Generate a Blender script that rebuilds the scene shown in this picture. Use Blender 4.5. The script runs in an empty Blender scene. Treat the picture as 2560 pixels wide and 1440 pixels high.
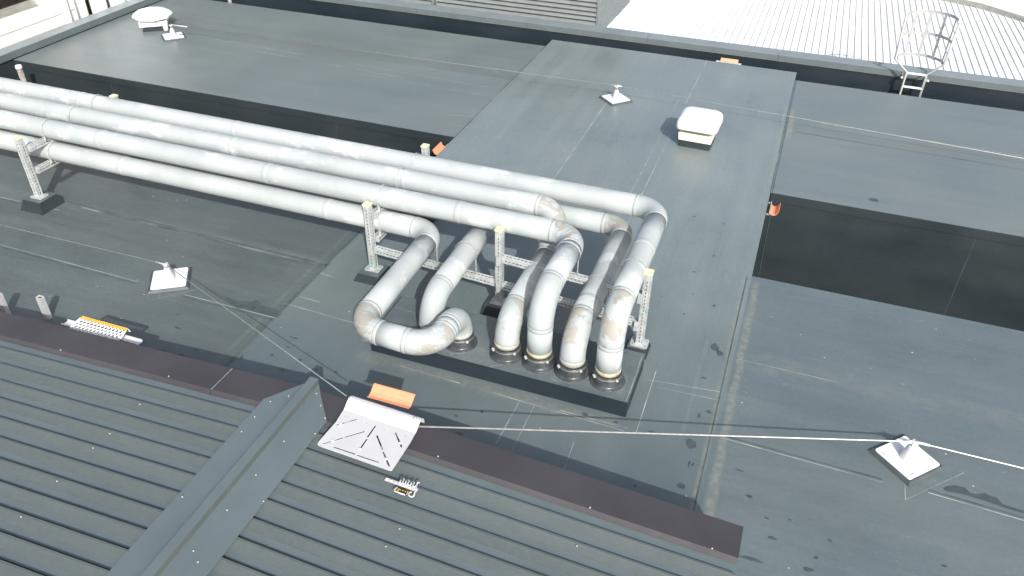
import bpy, bmesh, math, random
from mathutils import Vector, Matrix
random.seed(7)
SC = bpy.context.scene
COL = SC.collection
R_ = math.radians

# ---------------------------------------------------------------- camera
F_PX, YAW, PITCH, ROLL, CAM_H = 2000.1, -.344026, .624748, .0163438, 6.2
fw = Vector((math.sin(YAW)*math.cos(PITCH), math.cos(YAW)*math.cos(PITCH), -math.sin(PITCH)))
rt = fw.cross(Vector((0, 0, 1))).normalized(); up = rt.cross(fw)
rt2 = rt*math.cos(ROLL)+up*math.sin(ROLL); up2 = up*math.cos(ROLL)-rt*math.sin(ROLL)
CP = Vector((0, 0, CAM_H))
cam = bpy.data.cameras.new('camera'); camo = bpy.data.objects.new('camera', cam); COL.objects.link(camo)
camo.matrix_world = Matrix(((rt2.x, up2.x, -fw.x, CP.x), (rt2.y, up2.y, -fw.y, CP.y), (rt2.z, up2.z, -fw.z, CP.z), (0, 0, 0, 1)))
cam.sensor_fit = 'HORIZONTAL'; cam.sensor_width = 36; cam.lens = 36*F_PX/2560
cam.clip_start = .1; cam.clip_end = 2000
SC.camera = camo

# ---------------------------------------------------------------- light
SUN_AZ, SUN_EL = 146., 36.
w = bpy.data.worlds.new('World'); SC.world = w; w.use_nodes = True
wn = w.node_tree.nodes; sky = wn.new('ShaderNodeTexSky'); sky.sky_type = 'NISHITA'; sky.sun_disc = False
sky.sun_elevation = R_(SUN_EL); sky.sun_rotation = R_(SUN_AZ); sky.air_density = 1.0; sky.dust_density = 4.; sky.ozone_density = 1.0
hs = wn.new('ShaderNodeHueSaturation'); hs.inputs['Saturation'].default_value = .75
w.node_tree.links.new(sky.outputs[0], hs.inputs['Color']); w.node_tree.links.new(hs.outputs[0], wn['Background'].inputs[0]); wn['Background'].inputs[1].default_value = .15
sd = bpy.data.lights.new('sun', 'SUN'); sd.energy = 3.7; sd.angle = R_(.6); sd.color = (1, .985, .94)
so = bpy.data.objects.new('sun', sd); COL.objects.link(so)
tosun = Vector((math.sin(R_(SUN_AZ))*math.cos(R_(SUN_EL)), math.cos(R_(SUN_AZ))*math.cos(R_(SUN_EL)), math.sin(R_(SUN_EL))))
so.rotation_euler = tosun.to_track_quat('Z', 'Y').to_euler(); so.location = (0, 0, 20)
SC.view_settings.view_transform = 'Standard'; SC.view_settings.look = 'None'
SC.view_settings.exposure = 0.32; SC.view_settings.gamma = 1

# ---------------------------------------------------------------- survey helper: a pixel's sight line met with a real level
def ray(px, py):
    return (rt2*(px-1280)+up2*(720-py)+fw*F_PX)/F_PX
def G(px, py, z=0.):
    d = ray(px, py); return CP+d*((z-CP.z)/d.z)
def GY(px, py, y):
    d = ray(px, py); return CP+d*(y/d.y)

# ---------------------------------------------------------------- materials
class NT:
    def __init__(s, name):
        s.m = bpy.data.materials.new(name); s.m.use_nodes = True; s.t = s.m.node_tree; s.n = s.t.nodes
        s.b = s.n['Principled BSDF']
    def new(s, t, **k):
        o = s.n.new(t)
        for a, v in k.items(): setattr(o, a, v)
        return o
    def l(s, a, b): s.t.links.new(a, b)
    def coord(s, scale=(1, 1, 1), rot=(0, 0, 0)):
        tc = s.new('ShaderNodeTexCoord'); mp = s.new('ShaderNodeMapping'); s.l(tc.outputs['Object'], mp.inputs[0])
        mp.inputs['Scale'].default_value = scale; mp.inputs['Rotation'].default_value = rot
        return mp.outputs[0]
    def noise(s, scale=1, detail=4, rough=.55, sc=(1, 1, 1), dist=0):
        o = s.new('ShaderNodeTexNoise'); o.inputs['Scale'].default_value = scale; o.inputs['Detail'].default_value = detail
        o.inputs['Roughness'].default_value = rough; o.inputs['Distortion'].default_value = dist
        s.l(s.coord(sc), o.inputs['Vector']); return o.outputs['Fac']
    def mr(s, v, a, b, c=0., d=1., smooth=True):
        o = s.new('ShaderNodeMapRange'); o.interpolation_type = 'SMOOTHSTEP' if smooth else 'LINEAR'
        o.inputs['From Min'].default_value = a; o.inputs['From Max'].default_value = b
        o.inputs['To Min'].default_value = c; o.inputs['To Max'].default_value = d
        s.l(v, o.inputs['Value']); return o.outputs[0]
    def ma(s, op, a, b=None, clamp=False):
        o = s.new('ShaderNodeMath', operation=op); o.use_clamp = clamp
        for i, v in enumerate((a, b)):
            if v is None: continue
            if isinstance(v, (int, float)): o.inputs[i].default_value = v
            else: s.l(v, o.inputs[i])
        return o.outputs[0]
    def mix(s, f, a, b):
        o = s.new('ShaderNodeMix', data_type='RGBA')
        if isinstance(f, (int, float)): o.inputs['Factor'].default_value = f
        else: s.l(f, o.inputs['Factor'])
        for k, v in ((6, a), (7, b)):
            if isinstance(v, tuple): o.inputs[k].default_value = (*v, 1)
            else: s.l(v, o.inputs[k])
        return o.outputs[2]
    def set(s, col=None, rough=None, metal=None, spec=None, bump=None, bs=.3, bd=.01):
        if col is not None:
            if isinstance(col, tuple): s.b.inputs['Base Color'].default_value = (*col, 1)
            else: s.l(col, s.b.inputs['Base Color'])
        if rough is not None:
            if isinstance(rough, (int, float)): s.b.inputs['Roughness'].default_value = rough
            else: s.l(rough, s.b.inputs['Roughness'])
        if metal is not None: s.b.inputs['Metallic'].default_value = metal
        if spec is not None: s.b.inputs['Specular IOR Level'].default_value = spec
        if bump is not None:
            o = s.new('ShaderNodeBump'); o.inputs['Strength'].default_value = bs; o.inputs['Distance'].default_value = bd
            s.l(bump, o.inputs['Height']); s.l(o.outputs[0], s.b.inputs['Normal'])
        return s.m

def simple(name, col, rough=.5, metal=0, var=.12, scale=6, spec=None):
    n = NT(name); f = n.mr(n.noise(scale, 5), .3, .7)
    c2 = tuple(min(1, c*(1+var)) for c in col); c1 = tuple(c*(1-var) for c in col)
    r = n.mr(n.noise(scale*2.3, 3), .3, .7, rough*.85, min(1, rough*1.15))
    return n.set(n.mix(f, c1, c2), r, metal, spec)

def membrane(name, axis, dark, light, tone=.5, rough=(.34, .6), bands=(), blotch=.35, fleck=1., spec=.85):
    """weathered roofing sheet; streaks run along `axis`; bands = (axis, centre, halfwidth, other_lo, other_hi, strength, noise_scale) silt lines, plus one wide ramp painting the sky-sheen falloff"""
    n = NT(name)
    st = (.12, 2.2, 1) if axis == 'x' else (2.2, .12, 1)
    st2 = (.7, 9, 1) if axis == 'x' else (9, .7, 1)
    a = n.noise(.55, 4, .6); b = n.noise(1.6, 5, .6, st); c = n.noise(3., 3, .6, st2); d = n.noise(26, 3, .7)
    f = n.ma('ADD', n.ma('MULTIPLY', n.ma('SUBTRACT', a, .5), 1.3), n.ma('MULTIPLY', n.ma('SUBTRACT', b, .5), .9))
    f = n.ma('ADD', f, n.ma('MULTIPLY', n.ma('SUBTRACT', c, .5), .45))
    f = n.ma('ADD', f, n.ma('MULTIPLY', n.ma('SUBTRACT', d, .5), .95))
    f = n.ma('ADD', f, n.ma('MULTIPLY', n.ma('SUBTRACT', n.noise(7.5, 5, .72, (1, 1.9, 1) if axis == 'x' else (1.9, 1, 1)), .5), .7))
    f = n.ma('ADD', f, tone, clamp=True)
    col = n.mix(f, dark, light)
    # brownish dried silt, broad
    sil = n.mr(n.noise(.45, 3, .55, (.5, 1, 1) if axis == 'x' else (1, .5, 1)), .42, .72, 0, blotch)
    col = n.mix(sil, col, tuple((a_+b_)*k_ for a_, b_, k_ in zip(dark, light, (.60, .555, .49))))
    # small pale scuffs and drip marks
    v = n.new('ShaderNodeTexVoronoi'); v.inputs['Scale'].default_value = 2.6; v.inputs['Randomness'].default_value = 1
    n.l(n.coord((1, 2.4, 1) if axis == 'x' else (1.6, 1, 1)), v.inputs['Vector'])
    sp = n.ma('MULTIPLY', n.mr(v.outputs['Distance'], .02, .11, 1, 0), n.mr(n.noise(1.1, 2), .42, .6))
    sp = n.ma('MULTIPLY', sp, n.mr(n.noise(24, 4, .75), .36, .6))
    col = n.mix(n.ma('MULTIPLY', sp, .45*fleck), col, (.40, .425, .41))
    v3 = n.new('ShaderNodeTexVoronoi'); v3.inputs['Scale'].default_value = 5.2; n.l(n.coord((1, 2.2, 1) if axis == 'x' else (1.5, 1, 1)), v3.inputs['Vector'])
    s3 = n.ma('MULTIPLY', n.mr(v3.outputs['Distance'], .02, .13, 1, 0), n.mr(n.noise(1.7, 3), .48, .6)); s3 = n.ma('MULTIPLY', s3, n.mr(n.noise(16, 4, .8), .42, .58))
    col = n.mix(n.ma('MULTIPLY', s3, .22*fleck), col, (.37, .395, .38))
    v2 = n.new('ShaderNodeTexVoronoi'); v2.inputs['Scale'].default_value = 7.5; n.l(n.coord(), v2.inputs['Vector'])
    s2 = n.ma('MULTIPLY', n.mr(v2.outputs['Distance'], .035, .06, 1, 0), n.mr(n.noise(2.1, 2), .56, .6))
    col = n.mix(n.ma('MULTIPLY', s2, .6*fleck), col, (.4, .42, .40))
    rgh = n.mr(n.ma('ADD', n.ma('MULTIPLY', a, .6), n.ma('MULTIPLY', b, .4)), .35, .65, rough[0], rough[1])
    if bands:
        tc = n.new('ShaderNodeTexCoord'); sx = n.new('ShaderNodeSeparateXYZ'); n.l(tc.outputs['Object'], sx.inputs[0])
        for (ax, c0, hw, lo, hi, stg, ns, colr) in bands:
            p, q = (sx.outputs[0], sx.outputs[1]) if ax == 'x' else (sx.outputs[1], sx.outputs[0])
            wob = n.ma('MULTIPLY', n.ma('SUBTRACT', n.noise(2.2, 3), .5), min(.4, hw*1.6))
            dd = n.ma('ABSOLUTE', n.ma('SUBTRACT', n.ma('ADD', p, wob), c0))
            m = n.mr(dd, hw*.25, hw, 1, 0)
            m = n.ma('MULTIPLY', m, n.mr(q, lo, lo+.15)); m = n.ma('MULTIPLY', m, n.mr(q, hi-.15, hi, 1, 0))
            m = n.ma('MULTIPLY', m, n.mr(n.noise(ns, 5, .7), .38, .62, .25 if hw < 2 else .85, 1))
            col = n.mix(n.ma('MULTIPLY', m, stg), col, colr)
    h = n.ma('ADD', n.ma('MULTIPLY', n.noise(.9, 3, .5, st), 1.0), n.ma('MULTIPLY', n.noise(40, 3), .05))
    return n.set(col, rgh, 0, spec, h, .35, .02)

DK = (.056, .074, .078); LT = (.118, .146, .149)
SILT = (.24, .245, .205); PALE = (.21, .225, .21)
M = {}
M['near'] = membrane('roofing_sheet_lower', 'x', DK, LT, .42, (.38, .62), [
    ('y', 7.7, .10, -14., -5.5, .28, 6, PALE),
    ('x', -5.6, .05, 5.3, 9.4, .2, 6, PALE)])
M['east'] = membrane('roofing_sheet_east', 'x', (.080, .108, .118), (.134, .166, .174), .5, (.30, .46), [  # paler, bluer base colour east of the crossing
    ('x', .13, .07, 4.6, 9.5, .6, 14, SILT), ('y', 7.75, .22, .1, 14, .3, 5, PALE), ('y', 6.0, 1.1, .1, 14, .25, 3, (.14, .145, .135))], .15)
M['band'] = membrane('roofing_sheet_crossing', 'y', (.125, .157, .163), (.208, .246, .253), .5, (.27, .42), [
    ('y', 2.5, 8.2, -6, 1, .92, .3, (.082, .108, .114)), ('x', -.02, .05, 4.6, 9.5, .45, 9, SILT), ('x', -.3, .03, 6.2, 8.0, .3, 9, PALE), ('y', 6.17, .13, -4.2, -.9, .4, 18, SILT),  # wide first band: falloff of sky sheen painted as a darker near zone
    ('x', -5.3, .09, 11.9, 17.6, .35, 8, PALE), ('x', .0, .04, 12.2, 15.8, .7, 8, SILT),
    ('y', 12.85, .25, -1.75, -.95, .4, 18, (.17, .18, .155)), ('x', -.25, .16, 9.5, 17.6, .2, 6, PALE)], .25)
M['north'] = membrane('roofing_sheet_far', 'x', (.112, .142, .149), (.168, .20, .207), .5, (.3, .46), [
    ('y', 15.25, .28, -15.7, -5.4, .6, 5, (.13, .138, .128)), ('y', 12.4, .3, -15.7, -5.4, .15, 5, (.15, .15, .135)),
    ('y', 14.75, .22, .05, 12, .5, 6, (.15, .152, .135)), ('x', .14, .07, 14.2, 15.7, .8, 8, SILT), ('x', -15.1, .6, 12.1, 17, .2, 4, (.15, .145, .125))], .3, spec=.55)
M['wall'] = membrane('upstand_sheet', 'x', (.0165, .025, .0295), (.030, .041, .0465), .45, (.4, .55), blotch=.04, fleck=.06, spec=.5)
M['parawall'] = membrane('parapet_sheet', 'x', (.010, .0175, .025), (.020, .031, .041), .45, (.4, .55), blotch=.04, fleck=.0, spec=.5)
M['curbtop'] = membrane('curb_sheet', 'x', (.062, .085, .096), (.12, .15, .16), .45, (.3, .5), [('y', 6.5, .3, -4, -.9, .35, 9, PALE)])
M['seam'] = simple('weld_bead', (.33, .37, .365), .6, 0, .35, 3)
M['seamsoft'] = simple('faint_weld', (.17, .20, .20), .6, 0, .3, 5)
M['seamd'] = simple('lap_edge_dip_shade', (.075, .094, .098), .5, 0, .3, 3)
M['damp_shade'] = simple('damp_shade_patch', (.056, .075, .08), .35, 0, .25, 8)
M['splat'] = simple('pale_splat', (.5, .5, .46), .7, 0, .2, 30)

def duct_mat(name, stain):
    n = NT(name)
    base = n.mix(n.mr(n.noise(1.3, 4, .6), .3, .7), (.335, .37, .375), (.40, .435, .44))
    wear = n.mr(n.noise(2.1, 6, .66, (.6, 1, 1)), .55, .62)
    base = n.mix(n.ma('MULTIPLY', wear, .55), base, (.60, .63, .63))
    fine = n.mr(n.noise(9, 4, .7), .35, .75, 0, .18); base = n.mix(fine, base, (.38, .40, .39))
    if stain:
        s1 = n.mr(n.noise(3.4 if stain == 1 else 2.8, 6, .62, dist=.8), .5 if stain == 1 else .46, .53 if stain == 1 else .5)
        base = n.mix(n.ma('MULTIPLY', s1, .85), base, (.315, .295, .26))
        s2 = n.mr(n.noise(6, 4, .6), .62, .66); base = n.mix(n.ma('MULTIPLY', s2, .5), base, (.24, .22, .19))
    return n.set(base, n.mr(n.noise(5, 3), .3, .7, .52, .7), 0, .35, n.noise(4, 5), .4, .012)
M['duct'] = duct_mat('duct_jacket', False); M['stain'] = duct_mat('duct_jacket_stained', 1); M['stain2'] = duct_mat('duct_jacket_browned', 2)
M['cage'] = simple('dulled_aluminium', (.42, .435, .435), .5, .2, .06, 6)
M['jacketlight'] = simple('joint_sealant', (.45, .48, .48), .5, 0, .12, 12)
M['foam'] = simple('yellowed_foam', (.42, .385, .27), .8, 0, .25, 14)
M['collar'] = simple('black_collar', (.05, .058, .064), .32, 0, .3, 10)
M['clampsteel'] = simple('hose_clamp', (.26, .24, .21), .5, .4, .15, 12)
n = NT('galvanised_strut')
M['strut'] = n.set(n.mix(n.mr(n.noise(14, 4, .7), .35, .65), (.40, .43, .43), (.54, .57, .57)), .5, .3)
M['slot'] = simple('slot_shadow', (.05, .055, .055), .9)
M['yellow'] = simple('yellow_cap', (.74, .68, .42), .55, 0, .06)
M['green'] = simple('green_tag', (.02, .42, .22), .5)
M['alu'] = simple('brushed_aluminium', (.66, .665, .67), .42, .35, .05, 8)
M['aluplate'] = simple('aluminium_sheet', (.60, .60, .60), .5, .2, .03, 3)
M['anchorplate'] = simple('bright_anchor_sheet', (.78, .79, .80), .45, .1, .03, 3)
M['rubber'] = simple('rubber_base', (.062, .076, .08), .5)
M['steel'] = simple('steel_cable', (.55, .53, .50), .45, .5, .15, 20)
M['dullsteel'] = simple('dull_cable', (.2, .22, .21), .6, .3, .2, 20)
M['white'] = simple('white_plastic', (.80, .82, .83), .45, 0, .03, 4)
M['cream'] = simple('cream_plastic', (.74, .71, .57), .5, 0, .05, 6)
M['mesh_dark'] = simple('dark_grille', (.03, .03, .025), .7)
M['orange'] = simple('orange_paint', (.78, .31, .17), .5, 0, .06)
M['amber'] = simple('amber_paint', (.82, .40, .05), .5, 0, .06)
M['sheet'] = None
n = NT('painted_roof_sheet'); f = n.mr(n.noise(1.2, 4, .6, (.25, 2, 1)), .3, .7)
M['sheet'] = n.set(n.mix(n.mr(n.noise(18, 4, .7), .35, .7, 0, .3), n.mix(f, (.076, .094, .095), (.092, .11, .11)), (.12, .138, .135)), n.mr(n.noise(3, 3), .3, .7, .38, .52), 0, .5)
M['cap'] = simple('ridge_metal_pan_sheen', (.112, .142, .153), .42, 0, .06, 2)
n = NT('brown_flashing')
M['brown'] = n.set(n.mix(n.mr(n.noise(1.3, 3), .3, .7), (.045, .0425, .049), (.056, .053, .061)), n.mr(n.noise(8, 4), .3, .7, .5, .65), 0, .35)
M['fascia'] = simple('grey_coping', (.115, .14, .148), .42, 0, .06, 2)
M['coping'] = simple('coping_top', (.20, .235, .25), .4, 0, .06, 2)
M['louvre'] = simple('louvre_metal', (.22, .245, .245), .35, .25, .08, 4)
M['louvredark'] = simple('louvre_void', (.05, .06, .062), .8)
n = NT('white_roof_sheet')
M['whiteroof'] = n.set(n.mix(n.mr(n.noise(.6, 4), .35, .7), (.72, .725, .705), (.80, .805, .785)), .6)
M['cream_wall'] = simple('cream_render', (.86, .84, .79), .8, 0, .03, 1)
M['window'] = simple('dark_glazing', (.02, .016, .015), .12, 0, .4, 2)
M['winframe'] = simple('window_frame', (.30, .30, .27), .5)
M['olive'] = simple('olive_recess', (.09, .088, .045), .8)
M['gutter'] = simple('gutter_metal', (.32, .33, .30), .45, .2)
M['paving'] = simple('pale_paving', (.80, .74, .62), .9, 0, .08, .4)
M['rust'] = simple('weathered_pipe', (.26, .23, .21), .7, 0, .35, 18)
M['black'] = simple('black_cap', (.02, .02, .022), .5)

# ---------------------------------------------------------------- mesh helpers
class MB:
    def __init__(s): s.v = []; s.f = []; s.mi = []; s.sm = []; s.mats = []
    def k(s, m):
        m = M[m] if isinstance(m, str) else m
        if m not in s.mats: s.mats.append(m)
        return s.mats.index(m)
    def face(s, pts, m, smooth=False):
        b = len(s.v); s.v += [Vector(p) for p in pts]; s.f.append(tuple(range(b, b+len(pts)))); s.mi.append(s.k(m)); s.sm.append(smooth)
    def box(s, lo, hi, m, mat=None):
        x0, y0, z0 = lo; x1, y1, z1 = hi
        c = [Vector(p) for p in ((x0, y0, z0), (x1, y0, z0), (x1, y1, z0), (x0, y1, z0), (x0, y0, z1), (x1, y0, z1), (x1, y1, z1), (x0, y1, z1))]
        if mat is not None: c = [mat @ p for p in c]
        b = len(s.v); s.v += c
        for q in ((0, 3, 2, 1), (4, 5, 6, 7), (0, 1, 5, 4), (1, 2, 6, 5), (2, 3, 7, 6), (3, 0, 4, 7)):
            s.f.append(tuple(b+i for i in q)); s.mi.append(s.k(m)); s.sm.append(False)
    def prism(s, pts, z0, z1, m, mt=None, mat=None):
        """pts: ccw outline (x,y)"""
        n = len(pts); P = [Vector((p[0], p[1], z0)) for p in pts]+[Vector((p[0], p[1], z1)) for p in pts]
        if mat is not None: P = [mat @ p for p in P]
        b = len(s.v); s.v += P
        s.f.append(tuple(b+i for i in range(n-1, -1, -1))); s.mi.append(s.k(m)); s.sm.append(False)
        s.f.append(tuple(b+n+i for i in range(n))); s.mi.append(s.k(mt or m)); s.sm.append(False)
        for i in range(n):
            j = (i+1) % n; s.f.append((b+i, b+j, b+n+j, b+n+i)); s.mi.append(s.k(m)); s.sm.append(False)
    def loft(s, rings, m, caps=True, smooth=True, closed=True):
        b = len(s.v); n = len(rings[0])
        for r in rings: s.v += [Vector(p) for p in r]
        for i in range(len(rings)-1):
            for j in range(n if closed else n-1):
                q = (j+1) % n
                s.f.append((b+i*n+j, b+i*n+q, b+(i+1)*n+q, b+(i+1)*n+j)); s.mi.append(s.k(m)); s.sm.append(smooth)
        if caps and closed:
            s.f.append(tuple(b+j for j in range(n-1, -1, -1))); s.mi.append(s.k(m)); s.sm.append(False)
            e = b+(len(rings)-1)*n; s.f.append(tuple(e+j for j in range(n))); s.mi.append(s.k(m)); s.sm.append(False)
    def tube(s, path, r, m, seg=10, caps=True, smooth=True):
        path = [Vector(p) for p in path]; rings = []; prev = None
        for i, p in enumerate(path):
            t = (path[min(i+1, len(path)-1)]-path[max(i-1, 0)]).normalized()
            if prev is None:
                a = Vector((0, 0, 1)) if abs(t.z) < .9 else Vector((0, 1, 0)); u = t.cross(a).normalized()
            else: u = (prev-t*prev.dot(t)).normalized()
            prev = u; v = t.cross(u)
            rr = r[i] if isinstance(r, (list, tuple)) else r
            rings.append([p+(u*math.cos(2*math.pi*j/seg)+v*math.sin(2*math.pi*j/seg))*rr for j in range(seg)])
        s.loft(rings, m, caps, smooth)
    def lathe(s, c, prof, m, seg=24, smooth=True, caps=True):
        c = Vector(c)
        s.loft([[c+Vector((r*math.cos(2*math.pi*j/seg), r*math.sin(2*math.pi*j/seg), z)) for j in range(seg)] for r, z in prof], m, caps, smooth)
    def build(s, name, parent=None, loc=None):
        me = bpy.data.meshes.new(name)
        off = Vector(loc) if loc is not None else Vector((0, 0, 0))
        me.from_pydata([tuple(v-off) for v in s.v], [], s.f)
        for m in s.mats: me.materials.append(m)
        for p, i, q in zip(me.polygons, s.mi, s.sm): p.material_index = i; p.use_smooth = q
        me.update()
        bm = bmesh.new(); bm.from_mesh(me); bmesh.ops.recalc_face_normals(bm, faces=bm.faces) if len(s.f) > 1 else None; bm.to_mesh(me); bm.free()
        o = bpy.data.objects.new(name, me); COL.objects.link(o)
        if loc is not None: o.location = off
        if parent is not None:
            o.parent = parent
            o.matrix_parent_inverse = Matrix.Translation(parent.location).inverted() if parent.parent is None else (Matrix.Identity(4))
            if loc is None and parent.parent is None: pass
        return o

def tag(o, label, cat, group=None):
    o['label'] = label; o['category'] = cat
    if group: o['group'] = group
    return o
def thing(name, label, cat, loc, group=None):
    o = bpy.data.objects.new(name, None); COL.objects.link(o); o.location = loc; o.empty_display_size = .1
    return tag(o, label, cat, group)
def struct(o): o['kind'] = 'structure'; return o

def fillet(pts, rad, seg=10):
    """polyline with rounded corners"""
    pts = [Vector(p) for p in pts]; out = [pts[0]]
    if not isinstance(rad, (list, tuple)): rad = [rad]*(len(pts)-2)
    for i in range(1, len(pts)-1):
        a, b, c = pts[i-1], pts[i], pts[i+1]; d1 = (a-b).normalized(); d2 = (c-b).normalized()
        th = d1.angle(d2); R = rad[i-1]; t = R/math.tan(th/2)
        p1 = b+d1*t; bis = (d1+d2).normalized(); cen = b+bis*(R/math.sin(th/2)); v1 = p1-cen; v2 = (b+d2*t)-cen
        tot = v1.angle(v2); k = v1.cross(v2).normalized()
        for j in range(seg+1): out.append(cen+Matrix.Rotation(tot*j/seg, 3, k) @ v1)
    out.append(pts[-1]); return out

# ---------------------------------------------------------------- ground far below, neighbouring roofs
mb = MB(); mb.face([(-600, -600, -9), (600, -600, -9), (600, 600, -9), (-600, 600, -9)], 'paving'); struct(mb.build('ground'))

# ---------------------------------------------------------------- the flat roof
XL, XR = -15.75, 14.
YN0, YN1, YP0, YP1, YB = -6., 9.545, 12.05, 17.24, 17.72
BX0, BX1 = -5.45, .05
DEEP = -2.6; YW = 18.2
mb = MB()
def quad(m, x0, y0, x1, y1, z=0):
    mb.face([(x0, y0, z), (x1, y0, z), (x1, y1, z), (x0, y1, z)], m)
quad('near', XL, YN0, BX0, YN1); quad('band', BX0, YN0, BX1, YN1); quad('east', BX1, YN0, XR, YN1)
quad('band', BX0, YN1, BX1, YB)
quad('north', XL, YP0, BX0, YP1); quad('north', BX1, YP0, XR, YP1)
for x0, x1 in ((XL, BX0), (BX1, XR)):
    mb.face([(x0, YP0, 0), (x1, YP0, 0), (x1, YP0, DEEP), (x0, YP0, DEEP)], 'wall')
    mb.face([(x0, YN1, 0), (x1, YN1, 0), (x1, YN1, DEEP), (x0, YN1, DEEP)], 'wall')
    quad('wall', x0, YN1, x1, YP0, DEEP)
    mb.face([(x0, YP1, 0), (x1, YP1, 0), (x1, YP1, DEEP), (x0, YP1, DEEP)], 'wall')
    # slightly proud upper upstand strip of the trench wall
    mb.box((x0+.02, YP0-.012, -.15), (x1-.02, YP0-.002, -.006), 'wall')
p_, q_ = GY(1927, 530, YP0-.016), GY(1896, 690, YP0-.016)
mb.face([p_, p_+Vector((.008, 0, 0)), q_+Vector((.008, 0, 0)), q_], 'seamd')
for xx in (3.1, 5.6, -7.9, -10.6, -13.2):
    mb.face([(xx, YP0-.001, -.02), (xx+.01, YP0-.001, -.02), (xx+.01, YP0-.001, DEEP), (xx, YP0-.001, DEEP)], 'damp_shade')
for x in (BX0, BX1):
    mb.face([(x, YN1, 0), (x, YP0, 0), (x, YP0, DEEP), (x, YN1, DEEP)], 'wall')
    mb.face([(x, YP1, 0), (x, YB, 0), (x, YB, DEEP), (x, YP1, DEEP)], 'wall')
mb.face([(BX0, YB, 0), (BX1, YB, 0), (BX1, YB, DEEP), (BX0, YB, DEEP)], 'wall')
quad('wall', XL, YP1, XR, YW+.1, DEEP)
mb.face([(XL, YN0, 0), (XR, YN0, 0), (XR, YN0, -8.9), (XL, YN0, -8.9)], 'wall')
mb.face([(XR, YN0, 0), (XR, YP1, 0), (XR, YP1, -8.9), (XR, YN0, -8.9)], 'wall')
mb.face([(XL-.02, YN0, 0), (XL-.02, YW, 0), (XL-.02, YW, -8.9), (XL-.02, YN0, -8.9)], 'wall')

def strip(p, q, wd, m, z=.004, wob=0, n=1):
    p = Vector((p[0], p[1], 0)); q = Vector((q[0], q[1], 0)); d = (q-p); nn = Vector((-d.y, d.x, 0)).normalized()
    n = max(1, n); pts = []
    for i in range(n+1):
        c = p+d*i/n+nn*random.uniform(-wob, wob); pts.append(c)
    for i in range(n):
        w0 = wd*random.uniform(.6, 1.3) if n > 1 else wd
        a, b = pts[i], pts[i+1]
        mb.face([(a-nn*w0/2)+Vector((0, 0, z)), (b-nn*w0/2)+Vector((0, 0, z)), (b+nn*w0/2)+Vector((0, 0, z)), (a+nn*w0/2)+Vector((0, 0, z))], m)
def seam(x0, y0, x1, y1, wd=.010, lap=0, m='seam'):
    L = math.hypot(x1-x0, y1-y0); k = max(1, int(L/.35))
    # beads break up here and there
    for i in range(k):
        if random.random() < .02: continue
        a, b = i/k, (i+1)/k
        strip((x0+(x1-x0)*a, y0+(y1-y0)*a), (x0+(x1-x0)*b, y0+(y1-y0)*b), wd*random.uniform(.55, 1.15), m)
    if lap:
        nx, ny = -(y1-y0)/L*lap, (x1-x0)/L*lap
        strip((x0+nx, y0+ny), (x1+nx, y1+ny), abs(lap)*.5, 'seamd', .003)
def seampx(a, b, wd=.008, lap=0, m='seam'):
    p, q = G(*a), G(*b); seam(p.x, p.y, q.x, q.y, wd, lap, m)
# crossing: long sheet joints running away from the viewer
seam(-1.86, 9.6, -1.86, 17.7, .012); seam(-2.03, 9.6, -2.03, 15.6, .008); seam(-3.32, 9.6, -3.32, 14.62, .012)
seam(-3.32, 15.1, -3.32, 17.6, .006); seam(BX1, YP0, BX1, YP1, .012, -.03, 'seamd'); seam(BX0, YP0, BX0, YP1, .02, 0, 'seamd')
seam(BX1-.06, 5.2, BX1-.06, 9.5, .016, 0, 'seamd'); seam(BX0+.01, 5.3, BX0+.01, 9.5, .016, .03, 'seamd')  # line beside the right joint: shading of the shallow dip, painted dark
# joints running along the ducts
for a, b in (((0, 612), (345, 705)), ((462, 737), (690, 796)), ((715, 760), (910, 815)), ((0, 493), (150, 527)), ((750, 742), (800, 756)), ((800, 683), (838, 695))):
    seampx(a, b, .010, -.04 if a[0] in (0, 462) else 0)
seampx((160, 508), (815, 668), .024, 0); seampx((160, 508), (815, 668), .012, .05, 'seamd')
for a, b in (((930, 866), (1010, 893)), ((905, 850), (1130, 925)), ((1000, 915), (1560, 1078)), ((1400, 1026), (1570, 1072)), ((1590, 1082), (1640, 928)),
             ((1301, 1000), (1240, 1110)), ((1338, 1010), (1278, 1131)), ((1640, 968), (1798, 1001)), ((1620, 950), (1800, 980)), ((1435, 1105), (1410, 1175)),
             ((1805, 1095), (2205, 1206)), ((2320, 1232), (2560, 1302)), ((1845, 898), (2100, 958)), ((1240, 893), (1350, 925))):
    seampx(a, b, .009, .04 if a[0] in (1805, 2320) else 0)
for a, b in (((850, 176), (1238, 243)), ((640, 128), (1010, 195)), ((480, 88), (1238, 222)), ((1120, 287), (1190, 293)), ((1125, 309), (1170, 319)), ((1230, 175), (1245, 182))):
    seampx(a, b, .010)
seampx((1990, 330), (2560, 425), .012, 0, 'seamd'); seampx((2000, 300), (2560, 392), .014)
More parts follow.
